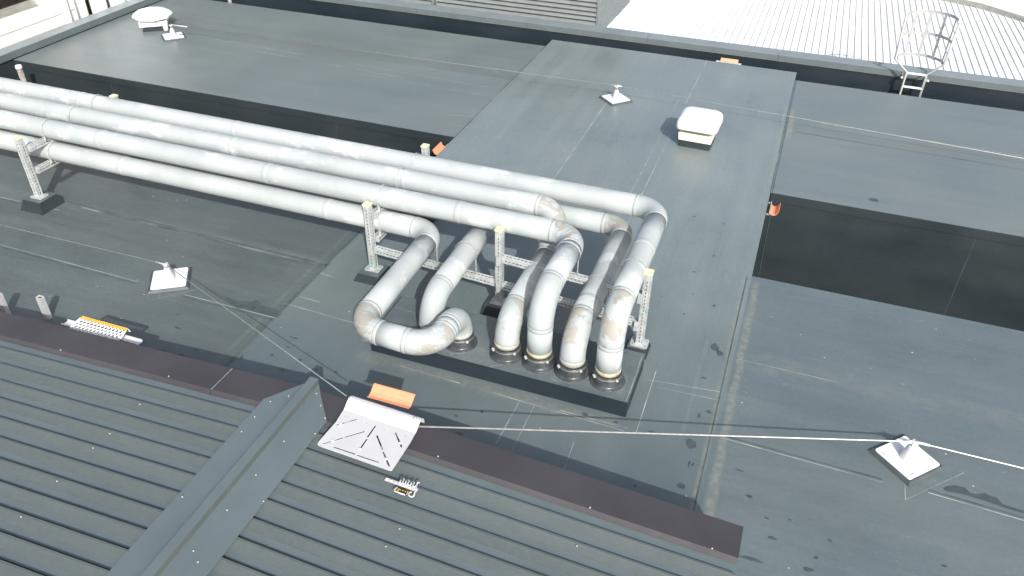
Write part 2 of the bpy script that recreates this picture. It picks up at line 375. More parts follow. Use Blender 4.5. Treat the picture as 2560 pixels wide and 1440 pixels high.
# small welded rings and corner patches around upstands
def ring(cx, cy, r, wd=.008, m='seamsoft', a0=0, a1=360, z=.004, sq=1.):
    n = int(26*(a1-a0)/360)+2
    for i in range(n):
        if random.random() < .12: continue
        t0 = R_(a0+(a1-a0)*i/n); t1 = R_(a0+(a1-a0)*(i+1)/n)
        q = [(cx+(r-wd/2)*math.cos(t0), cy+(r-wd/2)*sq*math.sin(t0), z), (cx+(r-wd/2)*math.cos(t1), cy+(r-wd/2)*sq*math.sin(t1), z),
             (cx+(r+wd/2)*math.cos(t1), cy+(r+wd/2)*sq*math.sin(t1), z), (cx+(r+wd/2)*math.cos(t0), cy+(r+wd/2)*sq*math.sin(t0), z)]
        mb.face(q, m)
for px, py, r in ((1572, 1052, .06), (1635, 868, .08), (940, 905, .05), (385, 742, .07), (490, 670, .06), (2290, 1215, .05), (2370, 1165, .08), (2180, 1140, .06), (110, 527, .2), (915, 690, .1), (2262, 1065, .05), (668, 834, .035)):
    g = G(px, py); ring(g.x, g.y, r, .005)
# patch under the right and left anchors
for px in (((2263, 1250), (2410, 1182)), ((2262, 1212), (2263, 1250)), ((372, 752), (500, 722))): seampx(*px, .006)

def blob(px, py, rx, ry, m='damp_shade', n=22, z=.0035, rough=.35, rot=0):
    c = G(px, py); P = []; ph = [random.uniform(0, 6.28) for _ in range(4)]
    for i in range(n):
        t = 2*math.pi*i/n; r = 1+rough*(.5*math.sin(2*t+ph[0])+.4*math.sin(3*t+ph[1])+.3*math.sin(5*t+ph[2])+.2*math.sin(9*t+ph[3]))
        x, y = rx*r*math.cos(t), ry*r*math.sin(t); x, y = x*math.cos(rot)-y*math.sin(rot), x*math.sin(rot)+y*math.cos(rot)
        P.append((c.x+x, c.y+y, z))
    mb.face(P, m)
for a in ((1787, 868, .045, .07, .3), (1800, 884, .04, .045, .2), (1728, 1110, .055, .065, .2), (1703, 1215, .045, .035, .2), (1772, 1030, .03, .02, .5), (1748, 1040, .02, .03, .5), (1630, 1080, .04, .02, .4),
          (1463, 1036, .03, .03, .3), (1540, 1056, .03, .015, .5), (1723, 1160, .012, .035, .5), (1732, 1162, .015, .02, .4), (1587, 1215, .02, .01, .5), (1849, 1176, .04, .012, .5), (1873, 1241, .035, .015, .4),
          (1917, 1296, .018, .012, .4), (1975, 1300, .012, .01, .4), (1930, 1345, .03, .02, .5), (1785, 640, .02, .012, .4), (1735, 680, .02, .012, .3), (1747, 680, .012, .008, .3), (1733, 735, .01, .01, .3), (1785, 765, .022, .02, .6),
          (1710, 785, .01, .02, .4), (1655, 742, .008, .008, .3), (1735, 541, .025, .012, .4), (1810, 560, .02, .01, .3), (2360, 1415, .025, .012, .4), (2075, 1352, .02, .015, .4), (2040, 1395, .02, .015, .3),
          (1760, 945, .03, .015, .3), (1878, 1398, .09, .02, .3), (2020, 1424, .05, .02, .4), (2185, 500, .07, .05, .1),  # second and last spots are shadows painted as dark patches
          (700, 785, .03, .012, .5), (445, 820, .06, .012, .5), (445, 786, .025, .02, .5), (489, 875, .02, .02, .4), (455, 888, .05, .012, .5), (411, 878, .03, .012, .5), (604, 893, .02, .03, .5), (735, 845, .05, .012, .5),
          (705, 925, .03, .02, .5), (750, 900, .03, .015, .5), (680, 888, .025, .012, .4), (840, 930, .02, .012, .4), (720, 868, .03, .01, .4), (790, 925, .02, .01, .4), (1140, 1040, .02, .015, .4), (1205, 1030, .02, .02, .4), (1150, 1085, .03, .02, .5)):
    blob(a[0], a[1], a[2], a[3], 'damp_shade', rough=a[4])
def poly_px(pts, m, z=.0035):
    mb.face([G(*p)+Vector((0, 0, z)) for p in pts], m)
poly_px([(2358, 1222), (2368, 1216), (2392, 1214), (2412, 1220), (2428, 1234), (2445, 1236), (2462, 1233), (2475, 1240), (2492, 1244), (2508, 1262), (2560, 1278), (2560, 1284), (2520, 1272), (2480, 1258), (2440, 1246), (2400, 1234), (2366, 1228)], 'damp_shade')
poly_px([(560, 742), (600, 752), (630, 755), (640, 750), (655, 757), (650, 762), (690, 773), (706, 778), (700, 788), (690, 796), (650, 786), (605, 775), (575, 756)], 'damp_shade', .0036)
for i in range(46):
    x = random.uniform(-9, 4); y = random.uniform(4.9, 9.4)
    if random.random() < .4: x = random.uniform(-3, 4); y = random.uniform(3, 7)
    r = random.uniform(.006, .012); mb.face([(x+r*math.cos(t)*random.uniform(.7, 1.2), y+r*math.sin(t), .005) for t in [k*math.pi/4 for k in range(8)]], 'splat')
roof = struct(mb.build('flat_roof'))

# ---------------------------------------------------------------- parapets with metal coping
def parapet(name, lab, horiz):
    t = thing(name, lab, 'parapet', (0, YW, 0) if horiz else (XL, 8, 0))
    b = MB(); c = MB(); j = MB()
    if horiz:
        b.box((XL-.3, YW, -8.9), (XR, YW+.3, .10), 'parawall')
        for a, e in ((-4.96, 0), ):
            pass
        xs = [XL-.35]+[(-15.+i*2.92) for i in range(10)]+[XR]
        for a, e in zip(xs[:-1], xs[1:]):
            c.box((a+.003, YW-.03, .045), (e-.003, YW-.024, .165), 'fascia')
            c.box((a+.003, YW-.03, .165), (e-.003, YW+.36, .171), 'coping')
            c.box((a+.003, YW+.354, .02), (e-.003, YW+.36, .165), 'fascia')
        j.box((XL, YW-.034, .036), (XR, YW-.012, .044), 'louvre')
        j.box((XL, YW-.009, -DEEP*0-.001), (XR, YW-.004, .036), 'wall')
    else:
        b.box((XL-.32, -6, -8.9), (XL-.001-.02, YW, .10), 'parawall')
        ys = [-6]+[(-3.2+i*2.92) for i in range(8)]+[YW-.05]
        for a, e in zip(ys[:-1], ys[1:]):
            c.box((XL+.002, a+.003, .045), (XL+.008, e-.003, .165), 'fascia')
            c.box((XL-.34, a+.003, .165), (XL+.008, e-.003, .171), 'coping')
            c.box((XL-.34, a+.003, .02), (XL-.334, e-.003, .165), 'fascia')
        j.box((XL+.010, -6, .034), (XL+.022, YW-.06, .042), 'louvre')
        b.box((XL-.019, YP0+.01, -.0), (XL+.0, YW, .034), 'wall')
    b.build('wall', t); c.build('coping', t); j.build('drip_edge', t)
parapet('parapet', 'long dark parapet with pale metal coping along the far roof edge, ladder clipped over it', True)
parapet('parapet', 'dark parapet with grey coping on the left roof edge, beside the cream building', False)

# ---------------------------------------------------------------- roof curb with the duct penetrations
t = thing('roof_curb', 'low black membrane-covered curb that the silver ducts drop into', 'roof curb', (-2.45, 6.7, 0))
b = MB()
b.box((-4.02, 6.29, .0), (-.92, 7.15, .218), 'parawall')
b.build('curb_body', t)
b = MB(); mbs = mb; mb = b
mb.face([(-4.018, 6.288, .221), (-.918, 6.288, .221), (-.918, 7.148, .221), (-4.018, 7.148, .221)], 'curbtop')
for x, y in ((-3.36, 6.57), (-2.98, 6.58), (-2.41, 6.58), (-2.02, 6.58), (-1.64, 6.57), (-1.225, 6.56)):
    ring(x, y, .23, .008, z=.2245); ring(x, y, .2, .006, z=.2245, a0=180, a1=340)
z_ = .2245
def cseam(a, b_): strip(a, b_, .006, 'seam', z_, .004, 6)
cseam((-2.75, 6.55), (-2.6, 6.52)); cseam((-3.0, 6.33), (-2.85, 6.42)); cseam((-2.5, 6.3), (-2.38, 6.38)); cseam((-4.0, 6.9), (-3.5, 6.87)); cseam((-.94, 6.3), (-.94, 7.1))
cseam((-2.2, 6.38), (-2.1, 6.35)); cseam((-1.8, 6.36), (-1.72, 6.33))
mb.build('curb_top', t); mb = mbs

# ---------------------------------------------------------------- the six ducts
DR = .14
def straight_pts(path, step=.5):
    out = [path[0]]
    for a, b_ in zip(path[:-1], path[1:]):
        L = (b_-a).length; k = max(1, int(L/step))
        for i in range(1, k+1): out.append(a.lerp(b_, i/k))
    return out
def at_len(path, s):
    for a, b_ in zip(path[:-1], path[1:]):
        L = (b_-a).length
        if s <= L: return a.lerp(b_, s/L), (b_-a).normalized()
        s -= L
    return path[-1], (path[-1]-path[-2]).normalized()
def duct(pts, rad, lab, stains, rings_at, cx, cy, ctop=.37):
    root = thing('insulated_duct', lab, 'duct', (pts[-1][0], pts[-1][1], ctop), 'silver ducts running across the roof')
    path = fillet(pts, rad, 12)
    # split into straight jacket runs and elbow pieces so each elbow is a part of its own
    P = [Vector(p) for p in pts]; i0 = 0; pieces = []; idx = 1; kinds = []
    cur = [path[0]]; nfil = len(pts)-2
    for k in range(nfil):
        arc = path[1+k*13:1+(k+1)*13]
        cur.append(arc[0]); pieces.append(('jacket', cur)); pieces.append(('elbow', arc)); cur = [arc[-1]]
    cur.append(path[-1]); pieces.append(('jacket', cur))
    e = 0
    for kind, pp in pieces:
        if (pp[-1]-pp[0]).length < .02: continue
        m = MB()
        if kind == 'jacket':
            m.tube(straight_pts(pp, .4), DR, 'duct', 28); m.build('jacket', root)
        else:
            m.tube(pp, DR+.0025, ('duct', 'stain', 'stain2')[stains[e]], 28); o = m.build('elbow', root)
            e += 1
            for q, d in ((pp[0], (pp[1]-pp[0]).normalized()), (pp[-1], (pp[-1]-pp[-2]).normalized())):
                rb = MB(); rb.tube([q-d*.022, q-d*.010, q+d*.010, q+d*.022], [DR+.0026, DR+.0045, DR+.0045, DR+.0026], 'duct', 28); rb.build('joint_band', root)
    for s in rings_at:
        q, d = at_len(path, s)
        rb = MB(); rb.tube([q-d*.035, q-d*.028, q+d*.028, q+d*.035], [DR+.001, DR+.0035, DR+.0035, DR+.001], 'duct', 28); rb.build('joint_band', root)
    # yellowed foam skirt at the foot
    fb = MB(); fb.tube([(cx, cy, ctop+.004), (cx, cy, ctop+.055)], DR+.004, 'foam', 28); fb.build('foam_skirt', root)
    fb = MB(); fb.tube([(cx, cy, ctop-.05), (cx, cy, ctop+.003)], DR-.012, 'black', 20); fb.build('spigot', root)
    # collar is fixed to the curb: a thing of its own
    return root
XL2 = XL+.0
zU, zL = 1.10, .75
yD1, yD2, yD3, yD4, yD5, yD6 = 8.93, 8.47, 7.95, 7.92, 8.45, 8.93
FT = .37
ducts = [
    ([(XL2, yD1, zU), (-1.22, yD1, zU), (-1.22, 6.56, zU), (-1.22, 6.56, FT)], [.30, .36], 'rearmost upper silver duct, outermost bend, dropping into the rightmost collar', (0, 1), (2.2, 5.3, 8.2, 15.4, 16.9), -1.22, 6.56),
    ([(XL2, yD2, zU), (-2.41, yD2, zU), (-2.41, 8.05, .70), (-2.41, 6.58, .70), (-2.41, 6.58, FT)], [.27, .2, .30], 'middle upper silver duct, bend dips below the front duct, foot third from left', (1, 0, 1), (3.2, 3.7, 8.5, 11.2), -2.41, 6.58),
    ([(XL2, yD3, zU), (-2.02, yD3, zU), (-2.02, 6.58, zU), (-2.02, 6.58, FT)], [.30, .36], 'front upper silver duct passing right behind the perforated posts, foot between two bent ducts', (1, 0), (2.0, 6.6, 9.4, 12.2), -2.02, 6.58),
    ([(XL2, yD4, zL), (-3.89, yD4, zL), (-3.89, 5.86, zL-.02), (-2.985, 5.86, zL-.06), (-2.985, 6.58, zL-.06), (-2.985, 6.58, FT)], [.28, .28, .30, .30], 'front lower silver duct looping over the curb in a hook with brown stained bends', (0, 2, 2, 0), (3.5, 6.9, 10.3), -2.985, 6.58),
    ([(XL2, yD5, zL), (-3.35, yD5, zL), (-3.35, 6.58, zL-.03), (-3.35, 6.58, FT)], [.28, .32], 'lower middle silver duct coming out between the posts, its foot behind the hooked duct', (0, 0), (4, 9), -3.35, 6.58),
    ([(XL2, yD6, zL), (-1.63, yD6, zL), (-1.63, 6.57, zL), (-1.63, 6.57, FT)], [.28, .34], 'rear lower silver duct with a brown patch on its bend, foot second from right', (1, 1), (4.5, 9.5, 15.8), -1.63, 6.57),
]
for d in ducts:
    duct(*d)
cl = ['black collar at the foot of the rightmost duct, nearest the tall right post', 'black collar third from the left on the curb, leftmost of the row of four', 'black collar between the first and third of the row of four', 'black collar under the end of the hooked duct',
      'black collar hidden behind the hooked duct at the left end of the curb', 'black collar second from the right on the curb']
for d, lab in zip(ducts, cl):
    x, y = d[-2], d[-1]
    t = thing('pipe_collar', lab, 'pipe collar', (x, y, .22), 'black collars on the curb')
    b = MB(); b.lathe((x, y, 0), [(.20, .224), (.19, .229), (.168, .236), (.160, .255), (.157, .352), (.150, .360), (.137, .360), (.137, .335)], 'collar', 32); b.build('sleeve', t)
    b = MB(); b.lathe((x, y, 0), [(.161, .328), (.1635, .330), (.1635, .344), (.161, .346)], 'clampsteel', 32, caps=False); b.build('hose_clamp', t)
    b = MB(); b.box((-.018, -.012, -.011), (.018, .012, .011), 'alu', Matrix.Translation((x-.12, y-.118, .337)) @ Matrix.Rotation(R_(-45), 4, 'Z')); b.build('clamp_screw', t)
    b = MB(); b.box((-.012, -.012, -.009), (.012, .012, .009), 'alu', Matrix.Translation((x+.13, y-.105, .337)) @ Matrix.Rotation(R_(39), 4, 'Z')); b.build('clamp_screw', t)

# ---------------------------------------------------------------- perforated strut supports
def strut_mesh(b, p, q, wdt=.088, xaxis=None):
    """square perforated strut from p to q with grooves and rows of slots"""
    p, q = Vector(p), Vector(q); ax = (q-p).normalized(); L = (q-p).length
    u = Vector(xaxis) if xaxis else (Vector((1, 0, 0)) if abs(ax.x) < .8 else Vector((0, 1, 0)))
    u = (u-ax*u.dot(ax)).normalized(); v = ax.cross(u); h = wdt/2
    mt = Matrix((( u.x, v.x, ax.x, p.x), (u.y, v.y, ax.y, p.y), (u.z, v.z, ax.z, p.z), (0, 0, 0, 1)))
    # core with shallow grooves: outline of a square with notches on every side
    g, gd = .012, .006
    o = []
    for k in range(4):
        rot = [(1, 0, 0, 1), (0, -1, 1, 0), (-1, 0, 0, -1), (0, 1, -1, 0)][k]
        side = [(-h+.003, -h), (-.030, -h), (-.030+.004, -h+gd), (-.030+g, -h), (.030-g, -h), (.030-.004, -h+gd), (.030, -h), (h-.003, -h)]
        for x, y in side: o.append((rot[0]*x+rot[1]*y, rot[2]*x+rot[3]*y))
    b.prism(o, 0, L, 'strut', None, mt)
    # slots
    for k in range(4):
        mr = mt @ Matrix.Rotation(k*math.pi/2, 4, 'Z'); n = int((L-.06)/.05)
        for i in range(n):
            z = .04+i*.05
            b.face([mr @ Vector(c) for c in ((-.0055, -h-.0012, z), (.0055, -h-.0012, z), (.0055, -h-.0012, z+.026), (-.0055, -h-.0012, z+.026))], 'slot')
            if k in (0, 1, 3):
                for s in (-.037, .037):
                    for dz in (0, .025):
                        b.face([mr @ Vector(c) for c in ((s-.003, -h-.0012, z+dz), (s+.003, -h-.0012, z+dz), (s+.003, -h-.0012, z+dz+.008), (s-.003, -h-.0012, z+dz+.008))], 'slot')
def post(root, x, y, z0, z1):
    b = MB(); strut_mesh(b, (x, y, z0+.012), (x, y, z1-.02), .09, (1, 0, 0)); o = b.build('post', root)
    c = MB(); c.prism([(x-.049, y-.049), (x+.049, y-.049), (x+.049, y+.049), (x-.049, y+.049)], z1-.022, z1, 'yellow'); c.build('end_cap', root)
    c = MB(); oc = []
    for (cx, cy, a) in ((.1, -.065, -90), (.1, .065, 0), (-.1, .065, 90), (-.1, -.065, 180)):
        for k in range(4): t_ = R_(a+k*30); oc.append((x+cx*.85+.02*math.cos(t_), y+cy+.02*math.sin(t_)))
    c.prism(oc, z0, z0+.013, 'strut')
    for sx in (-.078, .078):
        for sy in (-.045, .045): c.face([(x+sx+.008*math.cos(k*math.pi/3), y+sy+.008*math.sin(k*math.pi/3), z0+.0145) for k in range(6)], 'slot')
    c.build('base_plate', root)
    return o
def rail(root, p, q):
    b = MB(); strut_mesh(b, p, q, .086); b.build('rail', root)
def gusset(root, x, y, z, sx=1, sy=0):
    b = MB(); b.box((x-.03, y-.052, z-.07), (x+.03, y-.046, z+.07), 'strut'); b.build('bracket', root)
def clamp(root, x, y, z, zb, ax='x'):
    """strap around a duct whose axis runs along ax, feet down to the rail at zb"""
    b = MB(); seg = 28; w_ = .016; r0, r1 = DR+.008, DR+.012; rings = []
    for j in range(seg+1):
        a = R_(-30+240*j/seg); c, s = math.cos(a), math.sin(a)
        if ax == 'x': rings.append([(x-w_, y+r0*c, z+r0*s), (x+w_, y+r0*c, z+r0*s), (x+w_, y+r1*c, z+r1*s), (x-w_, y+r1*c, z+r1*s)])
        else: rings.append([(x+r0*c, y-w_, z+r0*s), (x+r0*c, y+w_, z+r0*s), (x+r1*c, y+w_, z+r1*s), (x+r1*c, y-w_, z+r1*s)])
    b.loft(rings, 'strut', True, False)
    for s in (-1, 1):
        e = s*(DR+.010)*math.cos(R_(30)); zz = z-DR*.5
        if ax == 'x': b.box((x-w_, y+e-.003, zb), (x+w_, y+e+.003, zz), 'strut'); b.box((x-w_, y+e-.02, zb), (x+w_, y+e+.02, zb+.006), 'strut')
        else: b.box((x+e-.003, y-w_, zb), (x+e+.003, y+w_, zz), 'strut'); b.box((x+e-.02, y-w_, zb), (x+e+.02, y+w_, zb+.006), 'strut')
    b.build('pipe_clamp', root)

def plinth(x, y, h, lab, s=.17):
    t_ = MB(); z0 = 0; k = 1.35
    c = [(x-s*k, y-s*k, z0), (x+s*k, y-s*k, z0), (x+s*k, y+s*k, z0), (x-s*k, y+s*k, z0)]; k2 = 1.0
    d = [(x-s*k2, y-s*k2, h), (x+s*k2, y-s*k2, h), (x+s*k2, y+s*k2, h), (x-s*k2, y+s*k2, h)]
    t_.face(d, 'curbtop')
    for i in range(4): t_.face([c[i], c[(i+1) % 4], d[(i+1) % 4], d[i]], 'wall')
    o = t_.build('support_plinth'); return tag(o, lab, 'plinth', 'black plinths under the posts')

ZR_U, ZR_L = .885, .53
# left frame
fl = thing('pipe_support_frame', 'left perforated steel support frame holding the ducts near the photo edge', 'pipe support', (-10.28, 7.5, 0), 'perforated pipe supports')
post(fl, -10.28, 7.5, .17, 1.14); post(fl, -10.2, 9.3, .12, 1.10)
rail(fl, (-10.235, 7.56, .93), (-10.17, 9.25, .93)); rail(fl, (-10.235, 7.56, .58), (-10.17, 9.25, .58))
for y, z, zb in ((yD3, zU, .975), (yD2, zU, .975), (yD1, zU, .975), (yD4, zL, .625), (yD5, zL, .625), (yD6, zL, .625)): clamp(fl, -10.15, y, z, zb-.004)
plinth(-10.28, 7.5, .165, 'black plinth under the leftmost front post of the support frames', .16); plinth(-10.2, 9.22, .115, 'black plinth beneath the rear post of the left support frame, behind the ducts', .16)
# right frame
fr = thing('pipe_support_frame', 'right perforated steel support frame with three yellow-capped front posts and crossing rails', 'pipe support', (-2.9, 7.6, 0), 'perforated pipe supports')
PB, PC, PD = (-4.73, 7.70), (-2.89, 7.60), (-1.045, 7.45)
post(fr, *PB, .11, 1.11); post(fr, *PC, .12, 1.21); post(fr, *PD, .11, 1.15); post(fr, -4.73, 9.42, .11, 1.15)
rail(fr, (-4.69, 7.76, ZR_U+.02), (-4.69, 9.36, ZR_U+.02)); rail(fr, (-4.69, 7.76, ZR_L+.02), (-4.69, 9.36, ZR_L+.02))
rail(fr, (PB[0]+.05, 7.71, .42), (PC[0]-.05, 7.62, .40))
rail(fr, (PC[0]+.05, 7.60, .79), (PD[0]-.05, 7.47, .79))
rail(fr, (PC[0]+.05, 7.60, .39), (PD[0]-.05, 7.47, .39))
for x, y, z in ((PB[0]+.04, 7.66, .45), (PC[0]+.02, 7.555, .80), (PC[0]+.02, 7.555, .40), (PD[0]-.05, 7.43, .80), (PD[0]-.05, 7.43, .40)): gusset(fr, x, y, z)
for y, z, zb in ((yD3, zU, ZR_U+.063), (yD2, zU, ZR_U+.063), (yD1, zU, ZR_U+.063), (yD4, zL, ZR_L+.063), (yD5, zL, ZR_L+.063), (yD6, zL, ZR_L+.063)): clamp(fr, -4.64, y, z, zb)
clamp(fr, -2.02, 7.55, zU, .833, 'y'); clamp(fr, -1.22, 7.49, zU, .833, 'y'); clamp(fr, -3.89, 7.66, zL, .46, 'y'); clamp(fr, -3.35, 7.64, zL-.01, .455, 'y')
clamp(fr, -1.63, 7.52, zL, .435, 'y'); clamp(fr, -2.41, 7.57, .70, .435, 'y')
b = MB(); b.box((PB[0]-.008, PB[1]-.0475, .20), (PB[0]+.018, PB[1]-.0462, .25), 'green'); b.build('green_tag', fr)
b = MB(); b.box((PD[0]+.022, PD[1]-.0475, .60), (PD[0]+.034, PD[1]-.0462, .64), 'green'); b.build('green_tag', fr)
plinth(PB[0], PB[1]-.02, .105, 'black plinth under the leftmost post of the three-post frame, beside the seam', .15)
plinth(PC[0], PC[1]+.02, .115, 'black plinth under the middle tall post, just behind the curb', .15)
plinth(PD[0]-.02, PD[1]-.0, .105, 'black plinth at the right rear corner of the curb under the right post', .105)
plinth(-4.73, 9.38, .105, 'black plinth under the rear post by the roof recess, mostly behind ducts', .12)

# ---------------------------------------------------------------- lifeline anchors and cables
HEAD = {}
def anchor(cx, cy, rot, s, lab, key, cabdir, notch=False, hgt=.245, marks=False):
    t = thing('roof_anchor', lab, 'roof anchor', (cx, cy, 0), 'lifeline anchors on square plates')
    mt = Matrix.Translation((cx, cy, 0)) @ Matrix.Rotation(R_(rot), 4, 'Z'); h = s/2
    b = MB()
    e = h+.035
    for (a0, z0, a1, z1) in ((h+.042, .003, h+.018, .03),):
        for k in range(4):
            r_ = mt @ Matrix.Rotation(k*math.pi/2, 4, 'Z')
            b.face([r_ @ Vector(p) for p in ((-a0, -a0, z0), (a0, -a0, z0), (a1, -a1, z1), (-a1, -a1, z1))], 'rubber')
        b.face([mt @ Vector(p) for p in ((-a1, -a1, z1), (a1, -a1, z1), (a1, a1, z1), (-a1, a1, z1))], 'rubber')
    b.build('base_pad', t)
    def rr(h, r=.025):
        o = []
        for (sx, sy, a) in ((1, -1, -90), (1, 1, 0), (-1, 1, 90), (-1, -1, 180)):
            for k in range(4): q = R_(a+k*30); o.append((sx*(h-r)+r*math.cos(q), sy*(h-r)+r*math.sin(q)))
        return o
    o = rr(h)
    if notch: o = [p for p in o if not (p[0] > 0 and p[1] > -h*.2 and p[0] > h*.8)]; o = rr(h)[:4]+[(h, -.04), (h-.09, -.03), (h-.09, .05), (h, .06)]+rr(h)[4:]
    b = MB(); b.prism(o, .031, .040, 'anchorplate', None, mt)
    if marks:
        for k in range(4):
            r_ = mt @ Matrix.Rotation(k*math.pi/2, 4, 'Z')
            for i in range(4):
                x0 = -h+.05+i*.016; b.face([r_ @ Vector(p) for p in ((x0, -h+.035, .0415), (x0+.010, -h+.035, .0415), (x0+.010, -h+.050, .0415), (x0, -h+.050, .0415))], 'gutter')
    b.build('plate', t)
    b = MB(); b.lathe((cx, cy, 0), [(.078, .041), (.074, .055), (.064, .095), (.051, .15), (.040, .195), (.030, .212)], 'alu', 24); b.build('cone', t)
    b = MB(); b.lathe((cx, cy, 0), [(.018, .212), (.018, hgt), (.024, hgt+.004), (.024, hgt+.02)], 'steel', 12)
    d = Vector(cabdir).normalized(); n_ = Vector((-d.y, d.x, 0))
    m2 = Matrix(((d.x, n_.x, 0, cx), (d.y, n_.y, 0, cy), (0, 0, 1, 0), (0, 0, 0, 1)))
    b.box((-.045, -.025, hgt+.0), (.045, .025, hgt+.012), 'alu', m2); b.box((-.012, -.03, hgt-.02), (.012, .03, hgt+.03), 'alu', m2)
    b.build('head', t)
    HEAD[key] = Vector((cx, cy, hgt+.022)); return t
anchor(1.93, 6.735, 47, .45, 'square anchor plate at the right foreground with stamped corner marks', 'R', (1, -.02), marks=True)
anchor(-7.19, 6.60, 34, .44, 'square anchor plate on the left foreground roof, cable bending over its cone', 'L', (1, -.3))
anchor(-3.19, 14.80, 46, .42, 'small anchor plate in the centre background, in front of the dark parapet', 'C', (1, -.1), hgt=.27)
anchor(-13.58, 14.52, 48, .42, 'notched anchor plate beside the octagonal roof vent', 'F', (1, .2), True, hgt=.27)

# ---------------------------------------------------------------- metal roof in the foreground (two gentle falls from a ridge)
RX, RZ, SL, YE = -3.80, .755, .047, 4.80
def zs(x): return RZ-.03-SL*abs(x-RX)
RX0, RX1 = -12.5, .42
mr_ = thing('metal_roof', 'ribbed grey-green metal roof in the foreground with dark brown edge flashing', 'metal roof', (RX, 2.5, 0))
RB = .205; RH = .038
def sheet(x0, x1, y_first, name):
    b = MB(); prof = []; k = 0; y = y_first
    prof.append((YE-.37, 0))
    while y > -1.2:
        # going towards the viewer: pan | steep far side up | rib top | near side down
        prof += [(y+.028, 0), (y+.024, -.03), (y+.001, -.03), (y, RH+.001), (y-.022, RH+.001), (y-.024, RH-.002), (y-.098, .015), (y-.101, 0)]
        y -= RB
    prof.append((-1.4, 0))
    a = [(x0, p[0], zs(x0)+p[1]) for p in prof]; c = [(x1, p[0], zs(x1)+p[1]) for p in prof]
    for i in range(len(prof)-1): b.face([a[i], c[i], c[i+1], a[i+1]], 'sheet' if prof[i][1] > .001 else 'cap')  # pans take the bluer cap colour: sky sheen painted in
    o = b.build(name, mr_); o['label'] = 'sheet falling to the left' if x0 < RX-1 else 'sheet falling to the right'
    return prof
YR = 4.31
sheet(RX0, RX-.02, YR, 'roof_sheet'); prof = sheet(RX+.34, RX1, YR, 'roof_sheet')
# closures under the right-hand ridge flange
b = MB(); y = YR
while y > -1.2:
    x = RX+.335; z = zs(x)
    b.face([(x, y-.104, z), (x, y-RB+.016, z), (x, y-RB, z+RH+.002), (x, y-.024, z+RH-.002)], 'cap')
    b.face([(x, y-RB+.03, z+.002), (x, y-RB, z+.002), (x+.05, y-RB+.002, z+.002)], 'slot')
    y -= RB
b.build('rib_closure', mr_)
# brown flashing: flat top, upstand to the rib side, drop to the roof behind
for nm, x0, x1 in (('edge_flashing', RX0, -4.74), ('edge_flashing', -4.736, RX), ('edge_flashing', RX, RX1)):
    b = MB(); z0, z1 = zs(x0), zs(x1); t_ = RH+.002
    b.face([(x0, YE, z0+t_), (x1, YE, z1+t_), (x1, YE-.34, z1+t_+.006), (x0, YE-.34, z0+t_+.006)], 'brown')
    b.face([(x0, YE-.34, z0+t_+.006), (x1, YE-.34, z1+t_+.006), (x1, YE-.375, z1+.004), (x0, YE-.375, z0+.004)], 'brown')
    b.face([(x0, YE, z0+t_), (x1, YE, z1+t_), (x1, YE+.002, z1+t_-.12), (x0, YE+.002, z0+t_-.12)], 'brown')
    if x1 == RX1: b.face([(x1, YE, z1+t_), (x1, YE-.34, z1+t_+.006), (x1, YE-.34, z1-.1), (x1, YE, z1-.1)], 'brown')
    b.build(nm, mr_)
b = MB(); b.face([(-4.738, YE-.34, zs(-4.738)+RH+.0095), (-4.732, YE-.34, zs(-4.738)+RH+.0095), (-4.732, YE, zs(-4.738)+RH+.0035), (-4.738, YE, zs(-4.738)+RH+.0035)], 'seam'); b.build('lap_sealant', mr_)
# ridge cap
b = MB(); ZC = RZ-.03+RH+.012; f = SL*.34
def rc(x, y, z): return (x, y, z)
yl = -1.4
L0, L1, T0, T1, R0, R1 = RX-.35, RX-.062, RX-.052, RX+.040, RX+.048, RX+.375
zl, zr_ = ZC+.004-.35*SL, ZC+.004-.375*SL
b.face([(L0, yl, zl), (L1, yl, ZC+.004), (L1, 4.86, ZC+.004), (L0, 4.50, zl)], 'cap')
b.face([(L1, yl, ZC+.004), (T0, yl, ZC+.056), (T0, 4.88, ZC+.056), (L1, 4.86, ZC+.004)], 'cap')
b.face([(T0, yl, ZC+.056), (T1, yl, ZC+.056), (T1, 4.88, ZC+.056), (T0, 4.88, ZC+.056)], 'cap')
b.face([(T1, yl, ZC+.056), (R0, yl, ZC+.004), (R0, 4.86, ZC+.004), (T1, 4.88, ZC+.056)], 'sheet')
b.face([(R0, yl, ZC+.004), (R1, yl, zr_), (R1, 4.46, zr_), (RX+.14, 4.74, ZC+.002), (R0, 4.86, ZC+.004)], 'cap')
b.face([(L1, 4.86, ZC+.004), (T0, 4.88, ZC+.056), (T1, 4.88, ZC+.056), (R0, 4.86, ZC+.004)], 'cap')
b.face([(L0, yl, zl), (L0, 4.50, zl), (L0, 4.50, zl-.006), (L0, yl, zl-.006)], 'cap')
b.face([(R1, yl, zr_), (R1, 4.46, zr_), (R1, 4.46, zr_-.010), (R1, yl, zr_-.010)], 'cap')
b.build('ridge_cap', mr_)
# walls that carry the metal roof
b = MB(); b.box((RX0+.1, -5.5, .0), (RX1-.06, YE-.10, .44), 'fascia')
b.face([(RX0+.1, YE-.098, .44), (RX, YE-.098, .44), (RX, YE-.098, zs(RX)-.03), (RX0+.1, YE-.098, zs(RX0))], 'fascia'); b.face([(RX, YE-.098, .44), (RX1-.06, YE-.098, .44), (RX1-.06, YE-.098, zs(RX1)-.02), (RX, YE-.098, zs(RX)-.03)], 'fascia')
b.face([(RX1-.058, YE-.1, .43), (RX1-.058, -1.4, .43), (RX1-.058, -1.4, zs(RX1)-.02), (RX1-.058, YE-.1, zs(RX1)-.02)], 'sheet')
b.build('wall', mr_)
